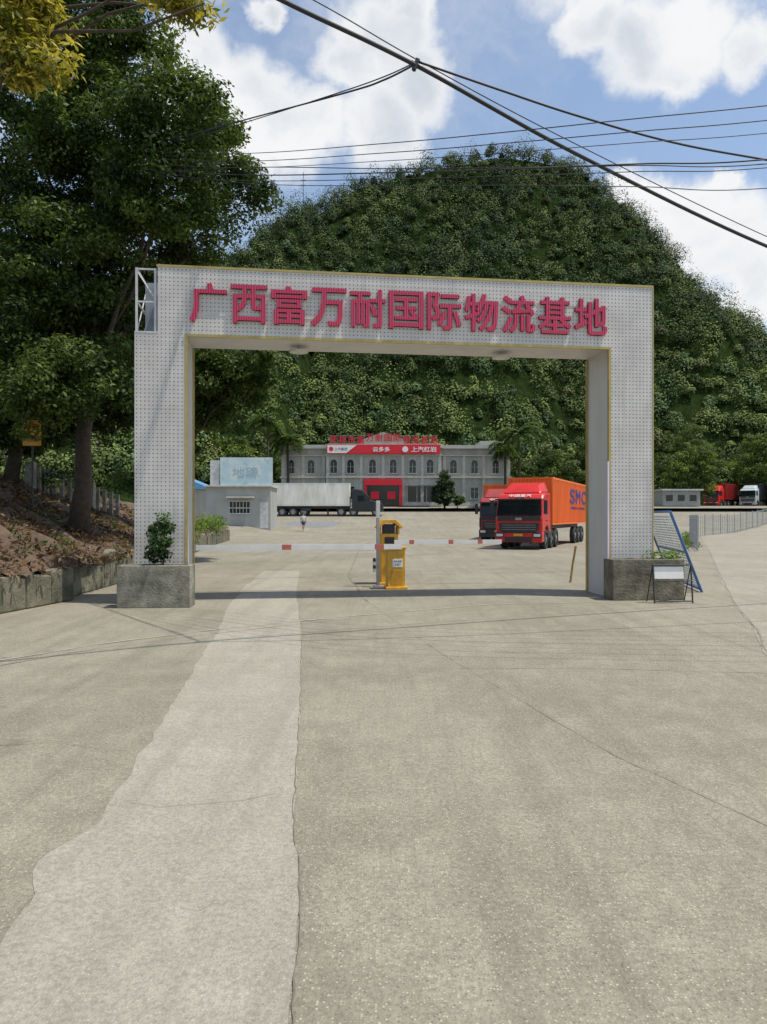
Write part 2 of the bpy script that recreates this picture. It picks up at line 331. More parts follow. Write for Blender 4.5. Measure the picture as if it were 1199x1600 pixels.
n=24000; y=RNG.uniform(8,34,n); dd=RNG.uniform(-.15,8,n); x=np.array([wx(v) for v in y])-dd; z=np.array([bankz(a,c_) for a,c_ in zip(x,y)])+RNG.uniform(-.02,.14,n)
t=RNG.uniform(0,1,(n,1))**2.0; col=np.array([.045,.032,.020])*(1-t)+np.array([.30,.19,.11])*t
leafmesh('leaf_litter',np.stack([x,y,z],1),np.array([0,0,.8])+RNG.normal(size=(n,3))*.6,RNG.uniform(.05,.22,n),col,M_leaf,asp=.35,kind='stuff',label='dry brown fallen leaves on the bank',category='leaf litter')
def weeds(name,pts,r,nl,ls,label,c0=(.05,.10,.015),c1=(.18,.27,.045)):
    cc=np.array(pts); c,nn,s,col=clumps(cc,np.full(len(cc),r)*RNG.uniform(.7,1.3,len(cc)),nl,ls,c0,c1,.7)
    return leafmesh(name,c,nn,s,col,M_leaf,kind='stuff',label=label,category='weeds')
weeds('weeds',[(wx(y)-random.uniform(.0,3.5),y,.8+random.uniform(0,.7)) for y in np.linspace(29,50,90)],.6,120,.12,'bright green weeds growing over the low wall')
weeds('weeds',[(wx(y)-dx,y,bankz(wx(y)-dx,y)) for y,dx in [(random.uniform(12,30),random.uniform(.0,5)) for _ in range(95)]],.25,55,.09,'sparse green weeds on the bare bank',(.03,.06,.01),(.1,.16,.03))
weeds('weeds',[(6+random.uniform(-.3,.4),15.6+random.uniform(-.3,1.2),random.uniform(.0,.5)) for _ in range(9)]+[(5.6+random.uniform(-.2,.2),14.75,.85)for _ in range(3)],.2,60,.08,'green weeds growing behind the concrete planter')
weeds('weeds',[(15.5+i*.42+random.uniform(-.5,.2),37+i*1.02,.1) for i in range(40)],.32,50,.14,'low weeds along the foot of the grey fence')
weeds('weeds',[(-11.4+random.uniform(-.6,2.2),24+random.uniform(-.8,3),2.9+random.uniform(-.2,.6)) for _ in range(16)],.4,90,.12,'leafy undergrowth hiding the foot of the balustrade',(.02,.045,.012),(.08,.12,.03))
# ---------------- trees
def limb(b,a,c,r0,r1,n=7,wob=.25,sides=8):
    a=Vector(a); c=Vector(c); P=[];R=[]
    for i in range(n):
        t=i/(n-1); p=a.lerp(c,t); p+=Vector((random.uniform(-1,1),random.uniform(-1,1),random.uniform(-.4,.4)+math.sin(t*math.pi)*.8))*wob*math.sin(t*math.pi)
        P.append(p);R.append(r0*(1-t)+r1*t)
    b.tube(P,R,sides)
def tree(base,lobes,trunk_top,r,ncl,nl,ls,crr,c0,c1,label,limbs=True,name='tree',cat='tree',asp=.5,**kw):
    base=Vector(base); e=empty(name,base,label=label,category=cat,**kw); b=MB(); tt=Vector(trunk_top)-base
    P=[Vector((0,0,-.2)),tt*.25+Vector((.06,0,0)),tt*.5-Vector((.08,0,0)),tt*.75,tt]; b.tube(P,[r*1.35,r,r*.85,r*.75,r*.6],10)
    L=[(Vector(l[:3])-base,l[3]) for l in lobes]
    if limbs:
        for p,q in L: limb(b,tt*random.uniform(.6,1),p,r*.38,r*.08,wob=.3)
    b.build('trunk',M_bark,e,smooth=True)
    w=np.array([l[1]**2 for l in L]); idx=RNG.choice(len(L),ncl,p=w/w.sum()); lc=np.array([list(l[0]) for l in L])[idx]; lr=np.array([l[1] for l in L])[idx]
    cc=lc+rdir(ncl)*(lr*RNG.uniform(.35,1.0,ncl)**.6)[:,None]*np.array([1,1,.85]); cr=RNG.uniform(crr*.6,crr*1.3,ncl)
    c,nn,s,col=clumps(cc,cr,nl,ls,c0,c1,.6)
    leafmesh('crown',c,nn,s,col,M_leaf,e,asp=asp); return e
def lp(l,d,spread=2.0): return [(*PX(a,b_,d+random.uniform(-spread,spread)),rr/F*d) for a,b_,rr in l]
big=[(130,10,115),(200,90,85),(60,130,115),(150,190,110),(265,180,80),(320,195,55),(335,255,70),(370,300,62),(250,290,90),(120,300,120),(30,330,120),(315,365,62),(215,390,85),(100,420,110),(20,500,100),(150,500,80),(60,560,75),(180,560,60),(190,470,60),(90,590,60)]
low=[(100,620,48),(165,605,42),(45,630,50),(10,600,60)]
tree((-8.0,19.2,1.2),lp(big,19)+lp(low,18,.8),(-7.6,19.4,6.2),.22,980,190,.125,.58,(.020,.044,.011),(.12,.175,.038),'large dark leafy broadleaf tree growing on the earth bank')
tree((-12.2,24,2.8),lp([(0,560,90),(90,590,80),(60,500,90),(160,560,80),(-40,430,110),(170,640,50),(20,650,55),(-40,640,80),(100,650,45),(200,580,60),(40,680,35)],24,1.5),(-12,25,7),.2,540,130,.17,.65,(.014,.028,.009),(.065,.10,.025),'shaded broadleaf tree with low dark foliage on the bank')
tree((-7.4,27,1.3),lp([(340,590,60),(385,600,48),(330,540,50),(280,570,60),(400,570,35),(330,640,40)],27,1.2),(-7,27,5),.12,230,130,.16,.55,(.03,.058,.014),(.13,.19,.045),'mid green broadleaf tree just inside the gate')
tree((-6.9,8.2,.7),lp([(10,60,42),(60,45,40),(85,100,24),(30,110,28),(-30,0,60),(40,0,40)],8,.3)+lp([(270,-5,22),(300,15,18),(230,-35,26),(320,5,12)],8,.2),(-6.3,8.2,7.2),.12,150,48,.105,.26,(.12,.14,.02),(.55,.47,.09),'yellow-green leaved tree reaching over from the verge',asp=.32)
def palm(x,y,zt,s,label):
    z0=gz(x,y); e=empty('palm_tree',(x,y,z0),label=label,category='palm tree',group='palm trees beside the building'); b=MB()
    H=zt-z0; b.tube([(0,0,0),(.1,0,H*.5),(0,0,H)],[.25,.18,.16],8); b.build('trunk',M_bark,e,smooth=True)
    C=[];Nn=[];S=[]
    for i in range(26):
        a=random.uniform(0,6.28); el=random.uniform(-.2,1.1); L=s*random.uniform(.8,1.1); p=Vector((0,0,H)); v=Vector((math.cos(a)*math.cos(el),math.sin(a)*math.cos(el),math.sin(el)))
        for k in range(22):
            p=p+v*L/22; v=(v+Vector((0,0,-.085))).normalized(); sd=v.cross(Vector((0,0,1))).normalized()
            for q in (-1,1):
                for u in (.2,.45): C.append(p+sd*q*u+Vector((0,0,-u*.4))); Nn.append(Vector((0,0,1))+sd*q*.5+Vector([random.uniform(-.3,.3)]*3)); S.append(.5)
    t=RNG.uniform(0,1,(len(C),1)); col=np.array([.03,.06,.015])*(1-t)+np.array([.12,.18,.05])*t
    leafmesh('crown',np.array([list(c) for c in C]),np.array([list(c) for c in Nn]),np.array(S),col,M_leaf,e,asp=.35)
palm(-15.2,96.5,13.8,3.4,'tall palm with drooping fronds beside the pale building')
palm(-12.8,98.0,11.8,2.8,'shorter palm with drooping fronds beside the pale building')
palm(17.8,97,12.6,3.6,'tall palm at the corner of the pale building')
palm(15.8,96,10.6,2.6,'short palm in front of the corner of the pale building')
tree((7.9,95.5,2.6),[(7.9,95.5,4.2,1.3),(7.9,95.5,5.6,1.1),(8.0,95.5,6.9,.7)],(7.9,95.5,5.5),.12,70,70,.3,.55,(.02,.045,.015),(.06,.10,.03),'dense dark conical tree in front of the building',name='small_tree')
tree((9.6,96,2.7),[(9.9,96,3.6,.7)],(9.6,96,3.4),.06,25,60,.25,.4,(.03,.06,.015),(.09,.14,.03),'small rounded shrub in front of the building',name='shrub',cat='shrub')
for (x,y,z,r_) in [(44,106,3,3.4),(37,112,3,4.2),(52,122,3,4),(60,118,3,4.5),(30,110,3,3.6),(24,112,3,3.2),(68,122,3,5),(-22,103,3,3.6),(-29,100,3,4),(-18,108,3,3),(48,118,3,5),(20,110,3,2.6),(2,115,3,3),(-7,116,3,3.4),(11,116,3,3)]:
    g_=random.uniform(.9,1.4)
    tree((x,y,z),[(x,y,z+r_*1.5,r_),(x+1,y,z+r_*2.2,r_*.7),(x-1.5,y-.5,z+r_*1.1,r_*.7),(x+1.7,y-.5,z+r_*.9,r_*.6)],(x,y,z+r_),.25,150,110,.30,.95,(.035,.065,.018),(.15*g_,.21*g_,.05),'rounded green broadleaf tree at the foot of the hill',limbs=True,group='trees along the foot of the hill')
# ---------------- gate
TH=math.atan2(1.34,10.12); G=empty('entrance_gate',(-4.63,13.68,0),(0,0,TH),label='white perforated-panel entrance gate with red Chinese lettering and gold trim',category='gate')
W=10.21; D=1.18; H=6.3; O=5.06; a0=.92; a1=9.31; nc=.42
b=MB(); b.b2((0,0,0),(a0,.03,O)); b.b2((a1,0,0),(W,.03,O)); b.b2((nc,0,O),(W,.03,H)); b.build('front_panel',M_gate,G)
MB().b2((.004,.032,0),(a0-.004,D,O)).build('gate_leg',M_gates,G); MB().b2((a1+.004,.032,0),(W-.004,D,O)).build('gate_leg',M_gates,G)
MB().b2((nc,.032,O+.002),(W-.004,D,H-.004)).build('header',M_gates,G)
b=MB()
b.b2((nc-.02,-.012,H),(W+.015,D+.01,H+.045))
b.b2((a0-.004,-.010,0),(a0+.045,.05,O)); b.b2((a1-.045,-.010,0),(a1+.004,.05,O)); b.b2((a0+.045,-.010,O-.045),(a1-.045,.05,O+.004))
b.b2((a0-.002,D-.06,0),(a0+.03,D+.01,O-.03)); b.b2((a1-.03,D-.06,0),(a1+.002,D+.01,O-.03))
b.b2((W,-.01,0),(W+.02,.03,H)); b.build('gold_trim',M_gold,G)
b=MB()
for x in (.03,nc-.05):
    for y in (.05,D-.05): b.b2((x-.02,y-.02,O),(x+.02,y+.02,H-.02))
for z in (O+.02,5.65,H-.04):
    for y in (.05,D-.05): b.b2((.05,y-.015,z-.015),(nc-.07,y+.015,z+.015))
    b.b2((.015,.07,z-.015),(.045,D-.07,z+.015))
b.tube([(.05,.05,6.2),(nc-.05,.06,5.7)],.012,6); b.tube([(.03,.1,5.1),(.03,D-.1,6.2)],.012,6); b.tube([(.05,.6,O+.1),(nc-.05,.65,6.2)],.012,6)
b.b2((.0,-.005,O-.0),(nc,.02,O+.03)); b.build('steel_frame',M_frame,G,label='bare steel frame where the corner panel is missing')
b=MB(); b.b2((.06,.75,O+.04),(nc-.08,.77,H-.08)); b.build('inner_panel',mat('grey_sheet',(.30,.33,.37),.5,var=.4),G)
b=MB(); b.b2((a1-.075,-.03,.02),(a1-.047,-.008,2.75)); b.build('light_strip',mat('lavender_plastic',(.76,.68,.92),.4,var=.1),G)
chars='广西富万耐国际物流基地'
for i,ch in enumerate(chars):
    text('letter',ch,M_letter,G,(1.35+i*.752,-.034,5.65),(math.pi/2,0,0),w=.68,h=.73,ext=.03,bold=.015)
for z in (5.42,5.86): MB().b2((1.0,-.006,z),(9.25,-.001,z+.02)).build('letter_rail',M_frame,G)
for sx in (3.05,7.25):
    b=MB(); b.tube([(sx,.75,O-.005),(sx,.75,O-.07)],.03,8); b.tube([(sx,.75,O-.06),(sx,.75,O-.09),(sx,.75,O-.12)],[.06,.2,.19],16); b.build('ceiling_lamp',M_frame,G,smooth=False)
def planter(x0,x1,y0,y1,h,ang,label,m):
    e=MB(); w=x1-x0; d=y1-y0; t=.08
    e.b2((0,0,0),(w,t,h)); e.b2((0,d-t,0),(w,d,h)); e.b2((0,t+.001,0),(t,d-t-.001,h)); e.b2((w-t,t+.001,0),(w,d-t-.001,h))
    o=e.build('planter',m,loc=(x0,y0,0),rot=(0,0,ang),bevel=.012,label=label,category='planter')
    s=MB(); s.b2((t+.002,t+.002,.02),(w-t-.002,d-t-.002,h-.06)); s.build('soil',M_soil,o); return o
planter(-4.76,-3.47,13.12,13.62,.76,TH*.5,'square weathered concrete planter holding a small shrub',M_oldc)
planter(4.46,5.9,14.3,14.8,.8,TH*.6,'mossy dark concrete planter box against the gate leg',mat('mossy_concrete',(.22,.19,.14),.95,var=.6,scale=3,bump=.8,bscale=18,dirt=(.055,.055,.035)))
tree((-4.06,13.4,.7),[(-4.08,13.4,1.1,.22),(-4.05,13.4,1.35,.2),(-4.1,13.4,.95,.16),(-4.03,13.42,1.55,.13)],(-4.06,13.4,1.3),.018,48,40,.075,.12,(.02,.05,.015),(.10,.17,.055),'small green potted shrub in the concrete planter',name='shrub',cat='shrub')
# sign rack
e=empty('sign_stand',(5.1,13.85,0),(0,0,.06),label='black metal stand with a faded white notice board',category='sign')
b=MB()
for x in (0,.74): 
    b.tube([(x,0,0),(x,.08,.72)],.015,6); b.tube([(x,.35,0),(x,.08,.72)],.012,6)
b.tube([(0,0,.04),(.74,0,.04)],.014,6); b.tube([(0,.08,.72),(.74,.08,.72)],.015,6); b.tube([(0,.04,.42),(.74,.04,.42)],.012,6); b.tube([(.1,.02,.05),(.66,.3,.05)],.01,6)
b.build('frame',M_dark,e)
b=MB(); b.b2((.03,.02,.46),(.60,.034,.69)); b.build('board',M_white,e,rot=(-.1,0,0),bevel=.004)
# leaning panel
A=Vector((6.88,15.9,0.0)); Bq=Vector((7.5,19.2,0)); A2=Vector((6.02,15.45,1.74)); v1=Bq-A; v2=A2-A
e=MB(); e.tube([A,A2],.03,6); e.tube([A+v1,A+v1+v2],.03,6); e.tube([A2,A2+v1],.03,6); e.tube([A+v2*.04,A+v1+v2*.04],.03,6); e.tube([A+v2*.5,A+v1+v2*.5],.02,6)
P=e.build('leaning_gate_panel',M_blue,label='detached blue-framed pale metal gate panel leaning by the gate leg',category='gate panel')
s=MB(); nv=v1.cross(v2).normalized()
for i in range(26):
    p=A+v2*(.06+i/26*.90); q=A+v2*(.06+(i+.5)/26*.90)+nv*.01; s.add([p,p+v1,q+v1,q],[(0,1,2,3)])
for i in range(16):
    p=A+v1*(.05+i*.06)+v2*.05; s.tube([p,p+v2*.92],.008,5)
s.build('slats',mat('pale_grey_slats',(.66,.70,.72),.5,var=.3,scale=6),P)
b=MB(); b.tube([(0,0,0),(.06,0,.45),(.13,0,.86)],.028,8); b.tube([(.13,0,.86),(.135,0,.9)],.036,8); b.build('bollard',mat('rusty_yellow',(.45,.27,.07),.7,var=.5,scale=12),loc=(4.62,18.2,0),label='thin leaning rusty yellow steel post in the yard',category='bollard')
# ---------------- barriers
def boom(b,x0,x1,y,z,reds,h=.05):
    n=22; s=(x1-x0)/n
    for i in range(n): b.b2((x0+s*i,y-.02,z-h),(x0+s*(i+1),y+.02,z+h),1 if i in reds else 0)
bang=TH
e=empty('barrier',(.28,16.7,0),(0,0,bang),label='yellow barrier cabinet with a white boom lowered across the lane',category='barrier')
b=MB(); b.b2((-.21,-.17,.06),(.19,.17,.9)); b.b2((-.26,-.22,0),(.24,.22,.06)); b.b2((-.235,-.2,.9),(.215,.2,.96)); b.build('cabinet',M_yellow,e,bevel=.015)
b=MB(); b.b2((-.10,-.178,.5),(.13,-.173,.68)); b.build('label',M_white,e)
text('lettering','停车收费',M_dark,e,(.015,-.181,.63),(math.pi/2,0,0),w=.18,h=.045,ext=.001); text('lettering','24H',M_dark,e,(.015,-.181,.56),(math.pi/2,0,0),w=.12,h=.05,ext=.001)
b=MB(); b.b2((-.14,-.176,.12),(.12,-.172,.42),0); b.build('door',mat('yellow_door',(.62,.30,.02),.5,var=.3),e)
b=MB(); boom(b,.10,-4.4,-.25,.96,(2,12,),.058); b.build('boom',[M_white,M_fred],e)
b=MB(); b.tube([(-.05,-.23,.955),(-.05,-.16,.955)],.07,14); b.build('pivot',M_steel,e)
e=empty('barrier',(.12,17.9,0),(0,0,bang),label='taller yellow barrier cabinet with a camera hood and boom',category='barrier')
b=MB(); b.b2((-.21,-.2,0),(.21,.2,1.22)); b.b2((-.26,-.25,-.0),(.26,.25,.05)); b.build('cabinet',M_yellow,e,bevel=.015)
b=MB(); b.prism([(-.32,1.38),(-.14,1.56),(.14,1.56),(.32,1.38),(.28,1.34),(.12,1.47),(-.12,1.47),(-.28,1.34)],-.3,.25,axis='y'); b.build('hood',M_yellow,e,bevel=.01)
b=MB(); b.b2((-.14,-.14,1.22),(.14,.16,1.45)); b.build('camera_window',M_dark,e)
for x in (-.22,.22): MB().b2((x-.02,-.2,1.2),(x+.02,.2,1.38)).build('bracket',M_yellow,e)
b=MB(); b.b2((-.12,-.21,.98),(.12,-.203,1.14)); b.build('display_panel',M_dark,e)
b=MB(); boom(b,.1,2.75,-.28,1.02,(3,11,17)); b.build('boom',[M_white,M_fred],e)
e=empty('gate_post',(-.13,17.1,0),(0,0,bang),label='slim grey steel signal post beside the barrier cabinets',category='post')
b=MB(); b.b2((-.035,-.04,.03),(.035,.04,1.6)); b.b2((-.1,-.1,0),(.1,.1,.03)); b.build('post',M_steel,e,bevel=.008)
b=MB(); b.b2((-.045,-.046,1.62),(.045,.04,2.0)); b.build('display_panel',M_frame,e,bevel=.006)
b=MB()
for i in range(4): b.b2((-.12,-.12,.35+i*.08),(-.06,.0,.43+i*.08),i%2)
b.build('reflector',[M_frame,M_black],e)
# ---------------- trucks
M_lamp=mat('lamp_glass',(.75,.77,.8),.1,.3,var=.1); M_navy=mat('navy_lettering',(.02,.03,.22),.5,var=.1)
def wheel_mesh(r=.5,w=.28):
    t=MB(); n=22
    P=[(-w/2,r*.62),(-w/2,r*.93),(-w/2+.04,r),(w/2-.04,r),(w/2,r*.93),(w/2,r*.62)]
    for i in range(n):
        for x,q in P: t.v.append((x,math.cos(2*math.pi*i/n)*q,math.sin(2*math.pi*i/n)*q))
    k=len(P); t.f=[(i*k+j,i*k+j+1,((i+1)%n)*k+j+1,((i+1)%n)*k+j) for i in range(n) for j in range(k-1)]; t.m=[0]*len(t.f)
    m=MB(); m.tube([(-w/2+.05,0,0),(w/2-.05,0,0)],r*.62,18); m.tube([(-w/2-.01,0,0),(w/2+.01,0,0)],r*.2,10)
    for i in range(8):
        a=i*math.pi/4; y,z=math.cos(a)*r*.42,math.sin(a)*r*.42; m.tube([(-w/2+.03,y,z),(w/2-.03,y,z)],.04,6)
    return t,m
def truck(loc,ang,cab,box,L,label,nose=False,logo=None,face=None,dark=False,boxw=2.36,group=None,boxh=2.45,flat=False):
    e=empty('truck',loc,(0,0,ang),label=label,category='truck',group=group); w=1.15
    b=MB()
    if nose: b.prism([(0,.55),(.05,1.35),(.25,1.6),(1.45,1.85),(2.0,2.65),(2.5,3.1),(3.7,3.25),(3.7,.6)],-w,w)
    else: b.prism([(0,.55),(0,1.62),(.2,2.5),(.42,2.68),(.62,2.76),(.95,2.8),(2.05,2.82),(2.05,.75),(1.62,.75),(1.5,1.0),(1.3,1.12),(.95,1.12),(.75,1.0),(.6,.75),(.45,.62)],-w,w)
    cb=b.build('cab',cab,e,bevel=.1); ye=3.7 if nose else 2.05
    if not nose: MB().add([(-.98,.6,2.78),(.98,.6,2.78),(1.05,2.0,2.8),(-1.05,2.0,2.8),(-.8,1.15,3.2),(.8,1.15,3.2),(.92,1.98,3.36),(-.92,1.98,3.36)],[(0,3,2,1),(4,5,6,7),(0,1,5,4),(1,2,6,5),(2,3,7,6),(3,0,4,7)]).build('roof_deflector',cab,cb,bevel=.09)
    ws=[(1.47,1.88),(1.97,2.58)] if nose else [(0.0,1.66),(.175,2.44)]
    (ya,za),(yb,zb)=ws; b=MB(); o=.015
    b.add([(-w+.04,ya-o,za),(w-.04,ya-o,za),(w-.1,yb-o,zb),(-w+.1,yb-o,zb)],[(0,1,2,3)])
    b.build('windshield',M_glass,cb)
    for sx in (-1,1):
        b=MB(); x=sx*(w+.012); y0=(2.1 if nose else .28); b.add([(x,y0+.03,1.75),(x,y0+.95,1.72),(x,y0+.9,2.4),(x,y0+.2,2.4)],[(0,1,2,3)])
        b.build('side_window',M_glass,cb)
    if not nose:
        b=MB(); b.prism([(-.66,.80),(.66,.80),(.96,.96),(1.0,1.30),(-1.0,1.30),(-.96,.96)],-.035,-.004,axis='y'); b.b2((-1.06,-.03,1.40),(1.06,-.004,1.64)); b.build('grille',M_dark,cb,bevel=.01)
        b=MB()
        for i in range(3): b.b2((-.84,-.055,.97+i*.11),(.84,-.038,.99+i*.11),0)
        b.b2((-.16,-.07,1.44),(.16,-.034,1.56),0); b.build('grille_bars',M_steel,cb)
        b=MB(); b.prism([(-.12,.35),(-.15,.8),(.3,.85),(.45,.4)],-w-.02,w+.02); b.build('bumper',M_dark if dark else cab,cb,bevel=.05)
        b=MB(); b.b2((-.66,-.17,.38),(.66,-.13,.62)); b.build('air_intake',M_dark,cb)
        b=MB(); b.b2((-w+.02,-.25,2.42),(w-.02,.12,2.49)); b.build('sun_visor',M_dark,cb,bevel=.01)
        for sx in (-1,1):
            b=MB(); b.b2((sx*.70,-.165,.58),(sx*1.14,-.12,.84)); b.build('headlight_housing',M_dark,cb,bevel=.03)
            b=MB(); b.b2((sx*.76,-.185,.64),(sx*1.08,-.15,.77)); b.build('headlight',M_lamp,cb,bevel=.02)
            b=MB(); b.b2((sx*(w-.12),-.01,.95),(sx*(w+.012),.3,1.55)); b.build('corner_deflector',M_dark if dark else cab,cb,bevel=.05)
            MB().b2((sx*(w+.0),.5,.82),(sx*(w+.035),1.62,.9)).build('wheel_arch',M_dark,cb)
        for sx in (-1,1): MB().tube([(sx*.1,-.03,1.7),(sx*.75,-.0,1.74)],.012,5).build('wiper',M_black,cb)
        if face: text('lettering',face,M_white,cb,(0,.28,2.64),(math.radians(50),0,0),w=1.1,h=.17,ext=.012)
        b=MB(); b.b2((-.22,-.178,.66),(.22,-.174,.78)); b.build('number_plate',M_yellow,cb)
        for sx in (-1,1):
            for zz in (.55,.72): MB().b2((sx*w,.3,zz-.05),(sx*(w+.03),.55,zz-.01)).build('step',M_dark,cb)
            MB().b2((sx*(w+.002),.95,1.4),(sx*(w+.03),1.15,1.45)).build('handle',M_dark,cb)
    for sx in (-1,1):
        b=MB(); y0=(1.6 if nose else -.1); b.b2((sx*(w+.08),y0,1.75),(sx*(w+.26),y0+.1,2.4)); b.tube([(sx*w,y0+.15,2.45),(sx*(w+.16),y0+.05,2.38)],.02,6); b.build('mirror',M_dark,cb,bevel=.02)
    ys0=ye+(.35 if not nose else .3); b=MB(); b.b2((-.45,.9,.72),(.45,ys0+1.6,.95)); 
    b.b2((-.6,ys0,.94),(.6,ys0+L,1.17))
    b.b2((-w,ys0+4.6,.6),(-w+.6,ys0+5.6,.96)); b.b2((w-.72,ys0-.9,.55),(w-.02,ys0-.0,.93)); b.b2((-w+.02,ys0-.9,.55),(-w+.72,ys0-.0,.93))
    for x in (-.56,.56): b.b2((x-.04,ys0+2.6,.1),(x+.04,ys0+2.7,1.0))
    b.build('chassis',M_dark,e,bevel=.01)
    bw=boxw/2; z0=1.19; z1=z0+boxh; c=MB(); y0=ys0; y1=ys0+L; pit=1.2 if flat else .2; dp=.004 if flat else .05
    def corr(sx):
        pts=[]; y=y0+.08; q_=.47 if flat else .42
        while y<y1-.1: pts+=[(sx*(bw-.012),y),(sx*(bw-.012),y+pit*q_),(sx*(bw-.012-dp),y+pit*(q_+.03)),(sx*(bw-.012-dp),y+pit*.97)]; y+=pit
        for p,q in zip(pts[:-1],pts[1:]): c.add([(*p,z0+.12),(*q,z0+.12),(*q,z1-.1),(*p,z1-.1)],[(0,1,2,3)])
    corr(1); corr(-1)
    x=-bw+.08; pts=[]; pit=.2
    while x<bw-.1: pts+=[(x,y0+.015),(x+pit*.42,y0+.015),(x+pit*.5,y0+.045),(x+pit*.92,y0+.045)]; x+=pit
    for p,q in zip(pts[:-1],pts[1:]): c.add([(*p,z0+.1),(*q,z0+.1),(*q,z1-.1),(*p,z1-.1)],[(0,1,2,3)])
    c.b2((-bw+.05,y0+.06,z1-.06),(bw-.05,y1-.02,z1-.03)); c.b2((-bw+.05,y0+.06,z0),(bw-.05,y1-.02,z0+.1)); c.b2((-bw+.08,y1-.05,z0+.1),(bw-.08,y1-.02,z1-.07))
    for sx in (-1,1):
        for y in (y0,y1-.12): c.b2((sx*(bw-.1),y,z0-.001),(sx*bw,y+.12,z1))
        for z in (z0+.0,z1-.1): c.b2((sx*(bw-.06),y0+.12,z+.002),(sx*(bw-.002),y1-.12,z+.1))
    for z in (z0,z1-.1): c.b2((-bw+.1,y0+.002,z+.002),(bw-.1,y0+.06,z+.1))
    bx=c.build('container',box,e)
    if logo:
        for q,(chx,yy_) in enumerate(zip(logo,(5.9,7.9,10.0))): text('lettering',chx,M_navy,bx,(bw+.006,y0+yy_,z0+1.6),(math.pi/2,0,math.pi/2),w=1.65,h=.85,ext=.006,bold=.03)
        text('lettering','FREIGHT CONTAINER',M_navy,bx,(bw+.006,y0+7.9,z0+.92),(math.pi/2,0,math.pi/2),w=5.0,h=.13,ext=.006)
    t,m=wheel_mesh(); axles=[.9 if nose else 1.12, ys0-.45 if nose else ys0+.1, ys0+(1.0 if nose else 1.35), y1-3.9,y1-2.6,y1-1.3]
    first=None
    for ya_ in axles:
        for sx in (-1,1):
            if first is None:
                o=t.build('wheel',M_black,e,loc=(sx*(w-.17),ya_,.5),smooth=False); r_=m.build('rim',M_steel,o); first=(o,r_)
            else:
                o=first[0].copy(); COL.objects.link(o); o.location=(sx*(w-.17),ya_,.5); o.parent=e
                r2=first[1].copy(); COL.objects.link(r2); r2.parent=o
    return e
M_bodyg=mat('near_black_cab',(.022,.027,.03),.4,var=.3)
M_wcont=mat('grimy_white_container',(.80,.77,.69),.6,var=.3,scale=1.2,streak=4,dirt=(.58,.54,.46))
truck((6.62,36,0),math.radians(-24),M_red,M_orange,11.2,'bright red tractor unit pulling an orange shipping container across the yard',logo='SMC',face='中国重汽')
truck((6.95,44.5,0),math.radians(-14),M_redd,M_orange,9,'dull red truck with dark grille parked behind the bright red truck',face='中国重汽',dark=True)
truck((.0,88,fz(88)-.02),math.radians(89),M_bodyg,M_wcont,9.3,'long-nosed dark grey truck with a grimy white trailer crossing the yard',nose=True,boxh=2.7,flat=True)
truck((50.3,113,3.0),math.radians(-48),M_red,M_redd,9,'red container truck parked by the road below the hill',group='trucks parked along the road',face=None)
truck((55.4,112,3.0),math.radians(-40),mat('pale_green_cab',(.45,.52,.5),.4,var=.2),M_dark,9,'pale cab truck with a dark trailer parked by the road',group='trucks parked along the road')
truck((60.0,112,3.0),math.radians(-40),M_white,M_wcont,9,'white container truck parked by the road',group='trucks parked along the road')
# ---------------- main building
M_stone=mat('cream_grey_render',(.40,.385,.335),.85,var=.3,scale=.8,streak=3); M_trimc=mat('pale_stone_trim',(.50,.485,.43),.8,var=.25,scale=2)
M_banner=mat('red_banner',(.70,.010,.025),.5,var=.1); M_roofred=mat('red_sign_paint',(.55,.02,.03),.5,var=.2)
E=empty('building',(0,99,3.0),label='two-storey grey classical office building with red banner and arched windows',category='building')
Hh=8.1
b=MB(); b.b2((-7.6,0,0),(7.8,12,Hh)); b.b2((-13.9,.9,0),(-7.6,12,Hh-.25)); b.b2((7.8,.9,0),(17.2,12,Hh-.1)); b.build('wall',M_stone,E)
b=MB()
for (x0,x1,y0) in ((-7.75,7.95,-.0),(-14.05,-7.76,.9),(7.96,17.35,.9)):
    b.b2((x0,y0-.45,Hh-.35),(x1,y0-.002,Hh+.12)); b.b2((x0,y0-.3,3.75),(x1,y0-.002,4.0)); b.b2((x0,y0-.15,.0),(x1,y0-.002,.5)); b.b2((x0,y0-.25,6.75),(x1,y0-.003,6.9))
b.b2((17.2,.9,Hh-.35),(17.5,12,Hh+.12))
for x in (-7.5,-5.4,-3.0,-.05,2.6,5.2,7.55): b.b2((x-.2,-.12,.5),(x+.2,-.003,3.75)); b.b2((x-.2,-.12,4.0),(x+.2,-.003,6.75))
for x in (-13.6,-10.9,-8.1,8.3,10.9,13.6,16.9): b.b2((x-.2,.78,.5),(x+.2,.897,3.75)); b.b2((x-.2,.78,4.0),(x+.2,.897,6.75))
b.build('cornice',M_trimc,E)
b=MB(); b.b2((-7.5,.6,Hh),(7.7,11,Hh+.35)); b.b2((13.2,1.2,Hh),(16.8,8,Hh+.75)); b.b2((-12,1.5,Hh-.2),(-8.5,8,Hh+.25)); b.prism([(-3.2,Hh+.36),(3.2,Hh+.36),(2.6,Hh+1.0),(0,Hh+1.9),(-2.6,Hh+1.0)],.7,1.1,axis='y'); b.build('roof',M_trimc,E)
